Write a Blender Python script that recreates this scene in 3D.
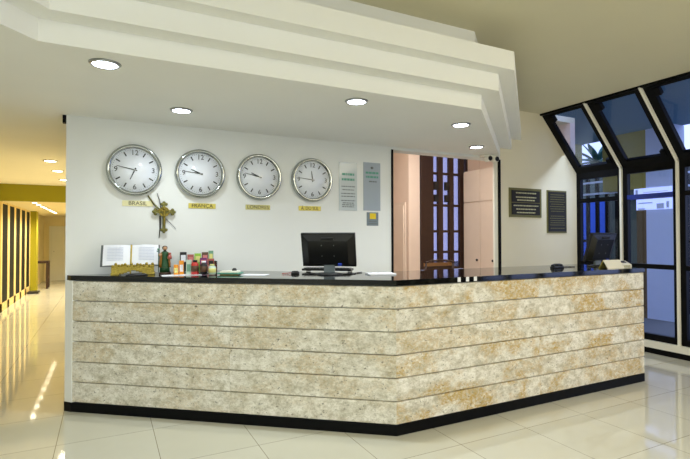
import bpy, bmesh, math, random
from mathutils import Vector, Matrix
random.seed(7)
S = bpy.context.scene
C = S.collection
for o in list(bpy.data.objects):
    bpy.data.objects.remove(o, do_unlink=True)
PI = math.pi

# ------------------------------------------------------------------ camera
cd = bpy.data.cameras.new('camera'); cam = bpy.data.objects.new('camera', cd); C.objects.link(cam)
cd.sensor_width = 36.0; cd.lens = 476.13 / 690 * 36; cd.clip_start = 0.05; cd.clip_end = 200
F = Vector((0.4491767, 0.89330684, 0.0155939)); R = Vector((0.89342786, -0.4492021, -0.00203086)); U = Vector((-0.00519063, -0.01484424, 0.99987635))
m = Matrix.Identity(4)
for i in range(3):
    m[i][0] = R[i]; m[i][1] = U[i]; m[i][2] = -F[i]
m[2][3] = 1.4083
cam.matrix_world = m
S.camera = cam

# ------------------------------------------------------------------ world, exposure, lights
S.view_settings.view_transform = 'Standard'; S.view_settings.look = 'None'
S.view_settings.exposure = 0.20; S.view_settings.gamma = 1.0; S.view_settings.use_curve_mapping = False
w = bpy.data.worlds.new('sky'); S.world = w; w.use_nodes = True
bg = w.node_tree.nodes['Background']; bg.inputs[0].default_value = (0.62, 0.68, 1.0, 1); bg.inputs[1].default_value = 2.1

def area(name, loc, target, sx, sy, power, col, spread=PI):
    l = bpy.data.lights.new(name, 'AREA'); l.shape = 'RECTANGLE'; l.size = sx; l.size_y = sy
    l.energy = power; l.color = col; l.spread = spread
    o = bpy.data.objects.new(name, l); C.objects.link(o); o.location = loc
    o.rotation_euler = (Vector(target) - Vector(loc)).to_track_quat('-Z', 'Y').to_euler()
    return o
area('rear_fill', (0.6, -4.7, 1.5), (0.9, 0, 1.2), 8.0, 2.6, 66, (0.88, 0.95, 1.0))  # added fill light behind the camera; the rear wall has no glazing
area('lobby_fill', (4.0, -0.2, 3.0), (4.2, 0.6, 0), 2.2, 4.0, 155, (1.0, 0.87, 0.60))  # added warm fill under the lobby ceiling, no fixture modelled
area('lobby_fill_left', (-1.6, -1.0, 3.0), (-1.2, -0.4, 0), 2.5, 2.5, 112, (0.94, 1.0, 0.97))  # added cool fill for the left side of the lobby
area('back_room_light', (3.9, 5.3, 3.0), (4.2, 5.6, 0), 1.2, 1.2, 42, (1.0, 0.93, 0.88))
area('canopy_fill', (7.2, 4.6, 3.24), (8.4, 4.9, 0.6), 0.6, 5.0, 27, (0.62, 0.75, 1.0), 2.0)  # added fill to brighten the outdoor column; no lamp hangs there

# ------------------------------------------------------------------ materials
def lin(c):
    return tuple(((x / 255) / 12.92 if x / 255 <= 0.04045 else ((x / 255 + 0.055) / 1.055) ** 2.4) for x in c) + (1,)
def mat(name, rgb, rough=0.6, metal=0.0, coat=0.0, spec=0.5, emit=None, es=0.0, var=0.04, scale=6.0, bump=0.0):
    ma = bpy.data.materials.new(name); ma.use_nodes = True
    nt = ma.node_tree; b = nt.nodes['Principled BSDF']
    c = lin(rgb)
    b.inputs['Roughness'].default_value = rough; b.inputs['Metallic'].default_value = metal
    b.inputs['Coat Weight'].default_value = coat; b.inputs['Coat Roughness'].default_value = 0.04
    b.inputs['Specular IOR Level'].default_value = spec
    b.inputs['Base Color'].default_value = c
    if var > 0:
        tc = nt.nodes.new('ShaderNodeTexCoord'); n = nt.nodes.new('ShaderNodeTexNoise'); n.inputs['Scale'].default_value = scale
        n.inputs['Detail'].default_value = 4
        nt.links.new(tc.outputs['Object'], n.inputs['Vector'])
        mx = nt.nodes.new('ShaderNodeMix'); mx.data_type = 'RGBA'
        mx.inputs['A'].default_value = tuple(x * (1 - var) for x in c[:3]) + (1,)
        mx.inputs['B'].default_value = tuple(min(1, x * (1 + var)) for x in c[:3]) + (1,)
        nt.links.new(n.outputs['Fac'], mx.inputs['Factor']); nt.links.new(mx.outputs['Result'], b.inputs['Base Color'])
        if bump:
            bp = nt.nodes.new('ShaderNodeBump'); bp.inputs['Strength'].default_value = bump; bp.inputs['Distance'].default_value = 0.01
            nt.links.new(n.outputs['Fac'], bp.inputs['Height']); nt.links.new(bp.outputs['Normal'], b.inputs['Normal'])
    if emit:
        b.inputs['Emission Color'].default_value = lin(emit); b.inputs['Emission Strength'].default_value = es
    return ma

M = {}
M['wall'] = mat('painted_wall', (238, 239, 234), 0.75, scale=2)
M['wall_right'] = mat('cream_wall', (230, 222, 196), 0.75, scale=2)
M['ceiling'] = mat('ceiling_paint', (226, 220, 190), 0.85, scale=1.5)
M['soffit'] = mat('soffit_paint', (246, 246, 240), 0.8, scale=1.5)
M['yellow_paint'] = mat('yellow_paint', (158, 152, 20), 0.7, scale=2)
M['hall_wall'] = mat('hall_wall', (240, 226, 180), 0.7)
M['peach'] = mat('peach_wall', (238, 216, 200), 0.7)
M['cab_white'] = mat('cabinet_laminate', (232, 214, 198), 0.35)
M['black_frame'] = mat('black_aluminium', (8, 9, 11), 0.45, spec=0.12)
M['white_metal'] = mat('white_metal', (242, 240, 226), 0.4)
M['black_plastic'] = mat('black_plastic', (16, 17, 19), 0.32)
M['dark_plastic'] = mat('grey_black_plastic', (38, 40, 42), 0.4)
M['grey_plastic'] = mat('grey_plastic', (120, 132, 140), 0.4)
M['chrome'] = mat('chrome', (176, 180, 178), 0.08, metal=1.0, var=0.0)
M['steel'] = mat('brushed_steel', (170, 172, 172), 0.35, metal=1.0)
M['clock_face'] = mat('clock_face', (244, 248, 255), 0.35, coat=0.5, var=0.01)
M['ink'] = mat('dark_ink', (25, 26, 28), 0.5)
M['gold'] = mat('gold_leaf', (168, 148, 66), 0.35, metal=0.7, var=0.25, scale=60, bump=0.6)
M['old_gold'] = mat('aged_brass', (120, 116, 62), 0.4, metal=0.6, var=0.35, scale=90, bump=0.5)
M['plate_pale'] = mat('pale_brass', (224, 218, 170), 0.35, metal=0.3, var=0.08, scale=20)
M['plate_gold'] = mat('yellow_brass', (206, 192, 92), 0.35, metal=0.3, var=0.1, scale=20)
M['plate_olive'] = mat('olive_brass', (176, 172, 112), 0.3, metal=0.4, var=0.15, scale=20)
M['plaque'] = mat('plaque_black', (30, 25, 12), 0.6)
M['plaque_frame'] = mat('plaque_frame', (120, 114, 62), 0.45, metal=0.4)
M['plaque_text'] = mat('plaque_lettering', (190, 186, 140), 0.4)
M['paper'] = mat('paper', (240, 242, 248), 0.7, var=0.02)
M['paper_cream'] = mat('cream_paper', (240, 236, 218), 0.7)
M['print'] = mat('grey_print', (206, 212, 226), 0.8)
M['board_glass'] = mat('pale_board', (200, 208, 210), 0.25, coat=0.5, var=0.03)
M['board_grey'] = mat('grey_board', (166, 176, 186), 0.3, coat=0.4, var=0.03)
M['board_green'] = mat('green_print', (96, 160, 138), 0.5)
M['board_text'] = mat('dark_print', (110, 116, 116), 0.5)
M['yellow'] = mat('yellow_print', (236, 204, 30), 0.5)
M['wood_dark'] = mat('dark_wood', (52, 30, 20), 0.4, var=0.3, scale=14)
M['tan'] = mat('tan_leather', (150, 106, 66), 0.45, var=0.1)
M['grey_cover'] = mat('grey_cover', (92, 96, 98), 0.5)
M['green_robe'] = mat('green_robe', (28, 78, 40), 0.5, var=0.3, scale=50)
M['ochre_robe'] = mat('ochre_cloak', (158, 108, 40), 0.5, var=0.3, scale=50)
M['skin'] = mat('statue_skin', (196, 150, 112), 0.5)
M['hair'] = mat('statue_hair', (62, 40, 24), 0.6)
for n, c in (('orange', (240, 156, 34)), ('red', (190, 44, 34)), ('brick', (176, 92, 82)), ('lime', (150, 200, 60)), ('purple', (120, 36, 110)),
             ('brown', (96, 66, 46)), ('teal', (110, 160, 130)), ('mint', (196, 214, 196)), ('near_black', (22, 20, 24)), ('blue', (40, 70, 190)),
             ('pink', (214, 130, 130)), ('lemon', (230, 226, 140))):
    M[n] = mat(n + '_print', c, 0.4, var=0.06, scale=40)
M['lamp'] = mat('lamp_glass', (255, 255, 255), 0.3, emit=(225, 238, 255), es=22, var=0)
M['lamp_warm'] = mat('warm_lamp_glass', (255, 255, 255), 0.3, emit=(255, 240, 205), es=16, var=0)
M['slat_dark'] = mat('dark_glossy_panel', (20, 24, 26), 0.6, spec=0.1)
M['slat_cream'] = mat('cream_frame', (238, 214, 150), 0.5)
M['out_wall'] = mat('olive_render', (150, 138, 62), 0.8)
M['out_brown'] = mat('brown_render', (96, 74, 36), 0.8)
M['out_pale'] = mat('pale_render', (196, 206, 226), 0.8)
M['out_canopy'] = mat('canopy_render', (86, 128, 150), 0.8)
M['out_floor'] = mat('outdoor_paving', (96, 100, 104), 0.8)
M['out_green'] = mat('grey_green_panel', (74, 86, 74), 0.7)
M['palm'] = mat('palm_leaf', (22, 92, 84), 0.6, var=0.3)
M['trunk'] = mat('palm_trunk', (50, 46, 40), 0.9, var=0.3)
M['blue_lit_bar'] = mat('blue_lit_bar', (24, 52, 150), 0.4)  # blue light on a bar, put into its colour
M['reflection_glow'] = mat('glowing_reflection', (220, 225, 250), 0.5, emit=(196, 206, 250), es=0.85, var=0)  # glows to imitate a reflection in the glass
M['blue_wall'] = mat('blue_hoarding', (30, 84, 190), 0.6, var=0.2)

def nodes_for(ma):
    nt = ma.node_tree; return nt, nt.nodes['Principled BSDF']
# polished tile floor
ma = mat('porcelain_tile', (196, 190, 166), 0.1, var=0); nt, b = nodes_for(ma)
tc = nt.nodes.new('ShaderNodeTexCoord'); mp = nt.nodes.new('ShaderNodeMapping'); mp.inputs['Location'].default_value = (-0.32 + 0.613 * 40, -1.937 + 0.613 * 40, 0)
br = nt.nodes.new('ShaderNodeTexBrick'); br.offset = 0.0; br.squash = 1.0
for k, v in (('Scale', 1.0), ('Mortar Size', 0.0022), ('Mortar Smooth', 0.1), ('Bias', 0.0), ('Brick Width', 0.613), ('Row Height', 0.613)): br.inputs[k].default_value = v
br.inputs['Color1'].default_value = lin((214, 212, 194)); br.inputs['Color2'].default_value = lin((219, 217, 200)); br.inputs['Mortar'].default_value = lin((140, 132, 108))
nt.links.new(tc.outputs['Object'], mp.inputs['Vector']); nt.links.new(mp.outputs['Vector'], br.inputs['Vector'])
nz = nt.nodes.new('ShaderNodeTexNoise'); nz.inputs['Scale'].default_value = 3; nz.inputs['Detail'].default_value = 5; nt.links.new(tc.outputs['Object'], nz.inputs['Vector'])
mx = nt.nodes.new('ShaderNodeMix'); mx.data_type = 'RGBA'; mx.blend_type = 'MULTIPLY'; mx.inputs['Factor'].default_value = 0.10
nt.links.new(br.outputs['Color'], mx.inputs['A']); nt.links.new(nz.outputs['Fac'], mx.inputs['B']); nt.links.new(mx.outputs['Result'], b.inputs['Base Color'])
b.inputs['Roughness'].default_value = 0.055; b.inputs['Specular IOR Level'].default_value = 0.75
M['floor'] = ma
# black granite
ma = mat('black_granite', (9, 9, 10), 0.07, spec=0.6, var=0.0); nt, b = nodes_for(ma)
tc = nt.nodes.new('ShaderNodeTexCoord'); nz = nt.nodes.new('ShaderNodeTexNoise'); nz.inputs['Scale'].default_value = 260
cr = nt.nodes.new('ShaderNodeValToRGB'); cr.color_ramp.elements[0].position = 0.6; cr.color_ramp.elements[0].color = lin((11, 12, 11)); cr.color_ramp.elements[1].position = 0.72; cr.color_ramp.elements[1].color = lin((52, 52, 44))
nt.links.new(tc.outputs['Object'], nz.inputs['Vector']); nt.links.new(nz.outputs['Fac'], cr.inputs['Fac']); nt.links.new(cr.outputs['Color'], b.inputs['Base Color'])
M['granite'] = ma
# travertine
ma = mat('travertine', (200, 190, 165), 0.55, var=0); nt, b = nodes_for(ma); L = nt.links.new
tc = nt.nodes.new('ShaderNodeTexCoord')
at = nt.nodes.new('ShaderNodeAttribute'); at.attribute_name = 'tone'
sc = nt.nodes.new('ShaderNodeVectorMath'); sc.operation = 'SCALE'; sc.inputs['Scale'].default_value = 9.0; L(at.outputs['Color'], sc.inputs[0])
ad = nt.nodes.new('ShaderNodeVectorMath'); ad.operation = 'ADD'; L(tc.outputs['Object'], ad.inputs[0]); L(sc.outputs['Vector'], ad.inputs[1])
mp = nt.nodes.new('ShaderNodeMapping'); mp.inputs['Scale'].default_value = (1, 1, 1.5); L(ad.outputs['Vector'], mp.inputs['Vector'])
def noise(scale, det, rough=0.6, dist=0.0, src=mp):
    n = nt.nodes.new('ShaderNodeTexNoise'); n.inputs['Scale'].default_value = scale; n.inputs['Detail'].default_value = det
    n.inputs['Roughness'].default_value = rough; n.inputs['Distortion'].default_value = dist; L(src.outputs['Vector'], n.inputs['Vector']); return n
def ramp(src, p0, c0, p1, c1):
    r = nt.nodes.new('ShaderNodeValToRGB'); e = r.color_ramp.elements; e[0].position = p0; e[0].color = c0; e[1].position = p1; e[1].color = c1
    L(src, r.inputs['Fac']); return r
def mix(a, bb, fac, mode='MIX'):
    x = nt.nodes.new('ShaderNodeMix'); x.data_type = 'RGBA'; x.blend_type = mode
    for s, v in (('A', a), ('B', bb), ('Factor', fac)):
        if hasattr(v, 'is_output'): L(v, x.inputs[s])
        else: x.inputs[s].default_value = v
    return x.outputs['Result']
W1 = (1, 1, 1, 1); B1 = (0, 0, 0, 1)
base = ramp(noise(9, 10, 0.85, 0.1).outputs['Fac'], 0.38, lin((188, 182, 158)), 0.58, lin((252, 250, 240)))
stain_big = ramp(noise(2.6, 4, 0.6, 0.2).outputs['Fac'], 0.45, B1, 0.56, W1)
stain_fine = ramp(noise(30, 8, 0.85, 0.6).outputs['Fac'], 0.42, B1, 0.56, W1)
sm = nt.nodes.new('ShaderNodeMath'); sm.operation = 'MULTIPLY'; L(stain_big.outputs['Color'], sm.inputs[0]); L(stain_fine.outputs['Color'], sm.inputs[1])
sm2 = nt.nodes.new('ShaderNodeMath'); sm2.operation = 'MULTIPLY'; sm2.inputs[1].default_value = 1.1; L(sm.outputs[0], sm2.inputs[0])
sx_ = nt.nodes.new('ShaderNodeSeparateColor'); L(at.outputs['Color'], sx_.inputs[0])
sm3 = nt.nodes.new('ShaderNodeMath'); sm3.operation = 'MULTIPLY'; L(sm2.outputs[0], sm3.inputs[0]); L(sx_.outputs[2], sm3.inputs[1])
col = mix(base.outputs['Color'], lin((196, 164, 84)), sm3.outputs[0])
vein = ramp(noise(20, 10, 0.85, 0.4).outputs['Fac'], 0.36, W1, 0.44, B1)
vm = nt.nodes.new('ShaderNodeMath'); vm.operation = 'MULTIPLY'; vm.inputs[1].default_value = 0.35; L(vein.outputs['Color'], vm.inputs[0])
col = mix(col, lin((140, 128, 100)), vm.outputs[0])
pit = ramp(noise(46, 4, 0.6, 0.5).outputs['Fac'], 0.33, W1, 0.37, B1)
pm = nt.nodes.new('ShaderNodeMath'); pm.operation = 'MULTIPLY'; pm.inputs[1].default_value = 0.8; L(pit.outputs['Color'], pm.inputs[0])
col = mix(col, lin((84, 76, 56)), pm.outputs[0])
gr = ramp(noise(60, 8, 0.9, 0.0).outputs['Fac'], 0.38, (0.80, 0.78, 0.70, 1), 0.52, (1.10, 1.08, 1.08, 1))
col = mix(col, gr.outputs['Color'], 0.8, 'MULTIPLY')
tn = ramp(at.outputs['Fac'], 0.0, (0.92, 0.92, 0.92, 1), 1.0, (1, 1, 1, 1))
col = mix(col, tn.outputs['Color'], 1.0, 'MULTIPLY')
L(col, b.inputs['Base Color'])
bp = nt.nodes.new('ShaderNodeBump'); bp.inputs['Strength'].default_value = 0.5; bp.inputs['Distance'].default_value = 0.004; L(pit.outputs['Color'], bp.inputs['Height']); bp.invert = True
L(bp.outputs['Normal'], b.inputs['Normal'])
M['travertine'] = ma
# window glass
def glass(name, tint, ior=1.45, gl=(1, 1, 1, 1)):
    ma = bpy.data.materials.new(name); ma.use_nodes = True; nt = ma.node_tree; nt.nodes.clear()
    out = nt.nodes.new('ShaderNodeOutputMaterial'); t = nt.nodes.new('ShaderNodeBsdfTransparent'); t.inputs[0].default_value = tint
    g = nt.nodes.new('ShaderNodeBsdfGlossy'); g.inputs['Roughness'].default_value = 0.02; g.inputs['Color'].default_value = gl
    f = nt.nodes.new('ShaderNodeFresnel'); f.inputs[0].default_value = ior; mm = nt.nodes.new('ShaderNodeMixShader')
    nt.links.new(f.outputs[0], mm.inputs[0]); nt.links.new(t.outputs[0], mm.inputs[1]); nt.links.new(g.outputs[0], mm.inputs[2]); nt.links.new(mm.outputs[0], out.inputs[0])
    return ma
M['glass'] = glass('tinted_glass', (0.80, 0.86, 0.97, 1), 1.35, (0.7, 0.75, 0.85, 1))
M['office_glass'] = glass('office_glass', (0.50, 0.50, 0.58, 1))
M['clear'] = glass('clear_plastic', (0.95, 0.97, 0.97, 1))

# ------------------------------------------------------------------ mesh helpers
def B(): return bmesh.new()
def box(bm, x0, x1, y0, y1, z0, z1, bev=0.0):
    vs = [bm.verts.new((x, y, z)) for x in (x0, x1) for y in (y0, y1) for z in (z0, z1)]
    idx = ((0, 1, 3, 2), (4, 6, 7, 5), (0, 4, 5, 1), (2, 3, 7, 6), (0, 2, 6, 4), (1, 5, 7, 3))
    fs = [bm.faces.new([vs[i] for i in f]) for f in idx]
    if bev:
        es = list({e for f in fs for e in f.edges})
        bmesh.ops.bevel(bm, geom=es, offset=bev, segments=2, affect='EDGES', profile=0.6)
    return bm
def prism(bm, pts, z0, z1, axis='z'):
    """pts: 2D outline; axis z -> (x,y) extruded in z; y -> (x,z) extruded in y; x -> (y,z) extruded in x"""
    def P(p, h):
        return (p[0], p[1], h) if axis == 'z' else ((p[0], h, p[1]) if axis == 'y' else (h, p[0], p[1]))
    a = [bm.verts.new(P(p, z0)) for p in pts]; b_ = [bm.verts.new(P(p, z1)) for p in pts]
    n = len(pts)
    bm.faces.new(a[::-1]); bm.faces.new(b_)
    for i in range(n): bm.faces.new((a[i], a[(i + 1) % n], b_[(i + 1) % n], b_[i]))
    bmesh.ops.recalc_face_normals(bm, faces=bm.faces)
    return bm
def cyl(bm, p0, p1, r0, r1=None, seg=16, cap=True):
    r1 = r0 if r1 is None else r1
    p0 = Vector(p0); p1 = Vector(p1); d = (p1 - p0).normalized()
    a = d.orthogonal().normalized(); c = d.cross(a)
    A = [bm.verts.new(p0 + (a * math.cos(2 * PI * i / seg) + c * math.sin(2 * PI * i / seg)) * r0) for i in range(seg)]
    Bv = [bm.verts.new(p1 + (a * math.cos(2 * PI * i / seg) + c * math.sin(2 * PI * i / seg)) * r1) for i in range(seg)]
    for i in range(seg): bm.faces.new((A[i], A[(i + 1) % seg], Bv[(i + 1) % seg], Bv[i])).smooth = True
    if cap: bm.faces.new(A[::-1]); bm.faces.new(Bv)
    return bm
def tube(bm, pts, r, seg=8):
    for i in range(len(pts) - 1):
        rr = r if not isinstance(r, (list, tuple)) else r[i]
        r2 = r if not isinstance(r, (list, tuple)) else r[i + 1]
        cyl(bm, pts[i], pts[i + 1], rr, r2, seg)
    return bm
def lathe(bm, prof, seg=32, axis='z', c=(0, 0, 0), sx=1, sy=1):
    rings = []
    for r, h in prof:
        ring = []
        for i in range(seg):
            t = 2 * PI * i / seg; x = r * math.cos(t) * sx; y = r * math.sin(t) * sy
            p = (x, y, h) if axis == 'z' else (x, -h, y)
            ring.append(bm.verts.new((p[0] + c[0], p[1] + c[1], p[2] + c[2])))
        rings.append(ring)
    for a, b_ in zip(rings, rings[1:]):
        for i in range(seg): bm.faces.new((a[i], a[(i + 1) % seg], b_[(i + 1) % seg], b_[i])).smooth = True
    if prof[0][0] > 1e-4: bm.faces.new(rings[0][::-1])
    if prof[-1][0] > 1e-4: bm.faces.new(rings[-1])
    bmesh.ops.remove_doubles(bm, verts=bm.verts, dist=1e-6)
    bmesh.ops.recalc_face_normals(bm, faces=bm.faces)
    return bm
def sphere(bm, c, r, sx=1, sy=1, sz=1, u=12, v=8):
    mt = Matrix.Translation(c) @ Matrix.Diagonal((r * sx, r * sy, r * sz, 1))
    g = bmesh.ops.create_uvsphere(bm, u_segments=u, v_segments=v, radius=1, matrix=mt)
    for vv in g['verts']:
        for f in vv.link_faces: f.smooth = True
    return bm
def obj(name, bm, ma, parent=None, loc=None, rot=None):
    me = bpy.data.meshes.new(name); bm.to_mesh(me); bm.free()
    if isinstance(ma, str): ma = M[ma]
    me.materials.append(ma)
    o = bpy.data.objects.new(name, me); C.objects.link(o)
    if parent: o.parent = parent
    if loc: o.location = loc
    if rot: o.rotation_euler = rot
    return o
def tag(o, label, cat, group=None, kind=None):
    o['label'] = label; o['category'] = cat
    if group: o['group'] = group
    if kind: o['kind'] = kind
    return o
def thing(name, label, cat, loc=(0, 0, 0), rz=0.0, group=None):
    o = bpy.data.objects.new(name, None); C.objects.link(o); o.location = loc; o.rotation_euler = (0, 0, rz); o.empty_display_size = 0.05
    return tag(o, label, cat, group)
def struct(name, bm, ma, parent=None):
    o = obj(name, bm, ma, parent)
    if not parent: o['kind'] = 'structure'
    return o
def sroot(name, loc=(0, 0, 0)):
    o = bpy.data.objects.new(name, None); C.objects.link(o); o.location = loc; o['kind'] = 'structure'; return o
def copy_tree(o, parent=None):
    c = o.copy(); C.objects.link(c); c.parent = parent
    for ch in list(o.children): copy_tree(ch, c)
    return c
def text(name, body, size, ma, parent, loc, rot=(PI / 2, 0, 0), ext=0.0008, sx=1.0):
    cu = bpy.data.curves.new(name, 'FONT'); cu.body = body; cu.size = size; cu.extrude = ext; cu.align_x = 'CENTER'; cu.align_y = 'CENTER'
    to = bpy.data.objects.new(name, cu)
    me = bpy.data.meshes.new_from_object(to); me.name = name; bpy.data.objects.remove(to)
    me.materials.clear(); me.materials.append(M[ma]); o = bpy.data.objects.new(name, me); C.objects.link(o)
    o.parent = parent; o.location = loc; o.rotation_euler = rot; o.scale = (sx, 1, 1)
    return o

# ------------------------------------------------------------------ floor, walls, ceilings
YW = 4.51; ZS = 2.415; ZC = 3.053; XW = 5.912; XT = 5.216; ZB = 2.289
struct('floor', box(B(), -5.0, 6.1, -5.0, 19.0, -0.12, 0.0), 'floor')
struct('wall_back', box(B(), -0.293, 2.845, YW, YW + 0.16, 0, 2.42), 'wall')
struct('wall_back_right', prism(B(), [(4.475, 0), (XW + 0.1, 0), (XW + 0.1, ZB + 0.02), (XT + 0.1, ZC), (4.475, ZC)], YW, YW + 0.10, 'y'), 'wall_right')
struct('wall_back_header', box(B(), 2.845, 4.475, YW, YW + 0.16, 2.385, ZC), 'wall')
struct('wall_left', box(B(), -5.12, -5.0, -5.0, 4.67, 0, ZC), 'wall')
struct('wall_left_back', box(B(), -5.0, -1.80, YW, YW + 0.16, 0, ZC), 'wall')
struct('wall_rear', box(B(), -5.0, 6.1, -5.12, -5.0, 0, ZC), 'wall')
struct('wall_hall_left', box(B(), -1.92, -1.80, YW + 0.16, 18.3, 0, ZS), 'hall_wall')
struct('wall_hall_right', box(B(), -0.29, -0.17, YW + 0.16, 18.3, 0, ZS), 'hall_wall')
struct('wall_hall_end', box(B(), -1.92, -0.17, 18.3, 18.42, 0, ZS), 'hall_wall')
struct('wall_hall_header', box(B(), -1.80, -0.29, 10.78, 10.93, 2.10, ZS), 'yellow_paint')
struct('ceiling', box(B(), -5.12, XT, -5.12, YW, ZC, ZC + 0.1), 'ceiling')
struct('ceiling_hall', box(B(), -1.92, -0.17, YW, 10.78, ZS, ZS + 0.1), 'soffit')
struct('ceiling_hall_far', box(B(), -1.80, -0.29, 10.93, 18.3, 2.10, 2.2), 'hall_wall')

# stepped soffit: three fascia steps with a recessed block above
dl = Vector((-0.654, -0.756)); dr = Vector((1.821, 1.64)).normalized()
def outline(off):
    nl = Vector((0.756, -0.654)); nr = Vector((dr.y, -dr.x))
    y = 2.87 - off
    cl = Vector((-0.315 + (off - off * 0.654) / 0.756, y)); crn = Vector((2.655 + (off + off * nr.y) / nr.x, y))
    tl = (cl.x + 4.999) / 0.654; tr = (YW - crn.y) / dr.y
    pl = cl + dl * tl; pr = crn + dr * tr
    return [(pl.x, pl.y), (cl.x, cl.y), (crn.x, crn.y), (pr.x, pr.y), (-4.999, YW)]
for i, (off, z0, z1) in enumerate(((0.0, ZS, 2.534), (0.134, 2.534, 2.665), (0.25, 2.665, 2.806), (-0.05, 2.806, ZC))):
    struct('trim_%d' % (i + 1), prism(B(), outline(off), z0, z1), 'soffit')
# black metal edge trims at the opening
struct('trim_5', box(B(), 2.845, 2.868, YW - 0.012, YW + 0.17, 0, 2.385), 'black_frame')
struct('trim_6', box(B(), 4.452, 4.475, YW - 0.012, YW + 0.018, 0, 2.385), 'black_frame')
struct('trim_7', box(B(), -0.32, -0.293, YW + 0.0, YW + 0.05, 2.35, 2.415), 'black_frame')
# lower black base of the window wall and its pale sill
struct('baseboard_right', box(B(), XW - 0.03, XW + 0.1, -5.0, YW, 0.0, 0.07), 'black_frame')
struct('baseboard_back_right', box(B(), 4.475, XW - 0.03, YW - 0.015, YW, 0.0, 0.08), 'black_frame')
struct('trim_8', box(B(), XW - 0.05, XW + 0.1, -5.0, YW, 0.07, 0.15), 'white_metal')

# ------------------------------------------------------------------ glazing bays (bent: upright below, sloping in above)
W = Vector((XT - XW, 0, ZC - ZB)); slope = W.length; sdir = W.normalized(); sn = Vector((sdir.z, 0, -sdir.x))
def sbar(bm, y0, y1, t0, t1, d0, d1):
    """bar on the sloping plane between distances t0..t1 up the slope and depths d0..d1 outward"""
    o = Vector((XW, 0, ZB)); vs = []
    for y in (y0, y1):
        for t, d in ((t0, d0), (t1, d0), (t1, d1), (t0, d1)):
            p = o + sdir * t + sn * d; vs.append(bm.verts.new((p.x, y, p.z)))
    for f in ((0, 1, 2, 3), (7, 6, 5, 4), (0, 4, 5, 1), (1, 5, 6, 2), (2, 6, 7, 3), (3, 7, 4, 0)): bm.faces.new([vs[i] for i in f])
    bmesh.ops.recalc_face_normals(bm, faces=bm.faces)
ys = [YW] + [3.853 - 0.673 * k for k in range(13)]
for k in range(len(ys) - 1):
    a = ys[k + 1]; b_ = ys[k]
    r = sroot('window_%d' % (k + 1), (0, 0, 0))
    bm = B()
    a1 = a + 0.013; b1 = b_ - (0.0 if k == 0 else 0.013)
    fa = 0.045; fb = 0.06
    box(bm, XW, XW + 0.06, a1, a1 + fa, 0.15, ZB); box(bm, XW, XW + 0.06, b1 - fb, b1, 0.15, ZB)
    box(bm, XW, XW + 0.06, a1 + fa, b1 - fb, 0.15, 0.225); box(bm, XW, XW + 0.06, a1 + fa, b1 - fb, 1.015, 1.07)
    box(bm, XW, XW + 0.06, a1 + fa, b1 - fb, 2.20, ZB)
    obj('window_frame', bm, 'black_frame', r)
    bm = B(); box(bm, XW - 0.005, XW + 0.055, a1 + fa, b1 - fb, 1.875, 1.93)
    obj('transom', bm, 'blue_lit_bar' if k == 1 else 'black_frame', r)  # second bay's bar is coloured blue for the light falling on it
    bm = B()
    sbar(bm, a1, a1 + 0.075, 0, slope, 0, 0.06); sbar(bm, b1 - 0.085, b1, 0, slope, 0, 0.06)
    sbar(bm, a1 + 0.075, b1 - 0.085, 0.0, 0.09, 0, 0.06); sbar(bm, a1 + 0.075, b1 - 0.085, slope - 0.07, slope, 0, 0.06)
    # stay brackets in the corners of the sash
    sbar(bm, b1 - 0.16, b1 - 0.085, slope - 0.16, slope - 0.07, -0.02, 0.03); sbar(bm, a1 + 0.075, a1 + 0.12, 0.09, 0.17, -0.02, 0.03)
    obj('sloped_frame', bm, 'black_frame', r)
    bm = B(); box(bm, XW + 0.03, XW + 0.036, a1 + 0.03, b1 - 0.03, 0.16, ZB); sbar(bm, a1 + 0.03, b1 - 0.03, 0.02, slope - 0.02, 0.03, 0.036)
    obj('pane', bm, 'glass', r)
for k, y in enumerate(ys[1:]):
    bm = B(); box(bm, XW - 0.03, XW + 0.06, y - 0.013, y + 0.013, 0.15, ZB + 0.012); sbar(bm, y - 0.013, y + 0.013, 0.0, slope, -0.03, 0.06)
    struct('trim_%d' % (10 + k), bm, 'white_metal')
bm = B(); box(bm, XT - 0.02, XT + 0.08, -5.0, YW, ZC - 0.025, ZC - 0.002); struct('trim_9', bm, 'black_frame')

# ------------------------------------------------------------------ hall beyond the wall
r = thing('slatted_panel', 'row of tall dark panels in cream frame along the left hall wall', 'wall panel', (-1.80, 10.93, 0))
bm = B(); box(bm, 0, 0.03, 0, 3.85, 0.0, 2.10); obj('backing', bm, 'slat_cream', r)
n = 5; pitch = 3.85 / n
for k in range(n):
    obj('dark_panel', box(B(), 0.03, 0.04, k * pitch + 0.11, (k + 1) * pitch - 0.11, 0.16, 2.06), 'slat_dark', r)
bm = B()
for k in range(n + 1): box(bm, 0.03, 0.046, max(0, k * pitch - 0.105), min(3.85, k * pitch + 0.105), 0.0, 2.10)
box(bm, 0.03, 0.046, 0, 3.85, 0, 0.155)
obj('frame', bm, 'slat_cream', r)
tag(obj('pillar', box(B(), -1.80, -1.62, 14.80, 15.15, 0, 2.10, 0.004), 'yellow_paint'), 'yellow square pillar at the end of the slatted hall panels', 'pillar')
tag(obj('small_box', box(B(), -1.74, -1.50, 14.15, 14.5, 0.0, 0.05, 0.012), 'near_black'), 'small black box lying on the hall floor by the yellow pillar', 'box')
r = thing('hall_table', 'narrow dark red wooden side table standing in the far hall', 'table', (-1.56, 15.6, 0))
obj('table_top', box(B(), -0.14, 0.16, -0.2, 0.2, 0.70, 0.76, 0.006), 'wood_dark', r)
for sx, sy in ((0.13, -0.17), (0.13, 0.17)):
    obj('leg', box(B(), sx - 0.03, sx + 0.025, sy - 0.025, sy + 0.025, 0, 0.70, 0.004), 'wood_dark', r)
obj('stretcher', box(B(), 0.12, 0.14, -0.15, 0.15, 0.28, 0.31), 'wood_dark', r)
r = sroot('door_1', (-1.05, 18.3, 0))
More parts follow.
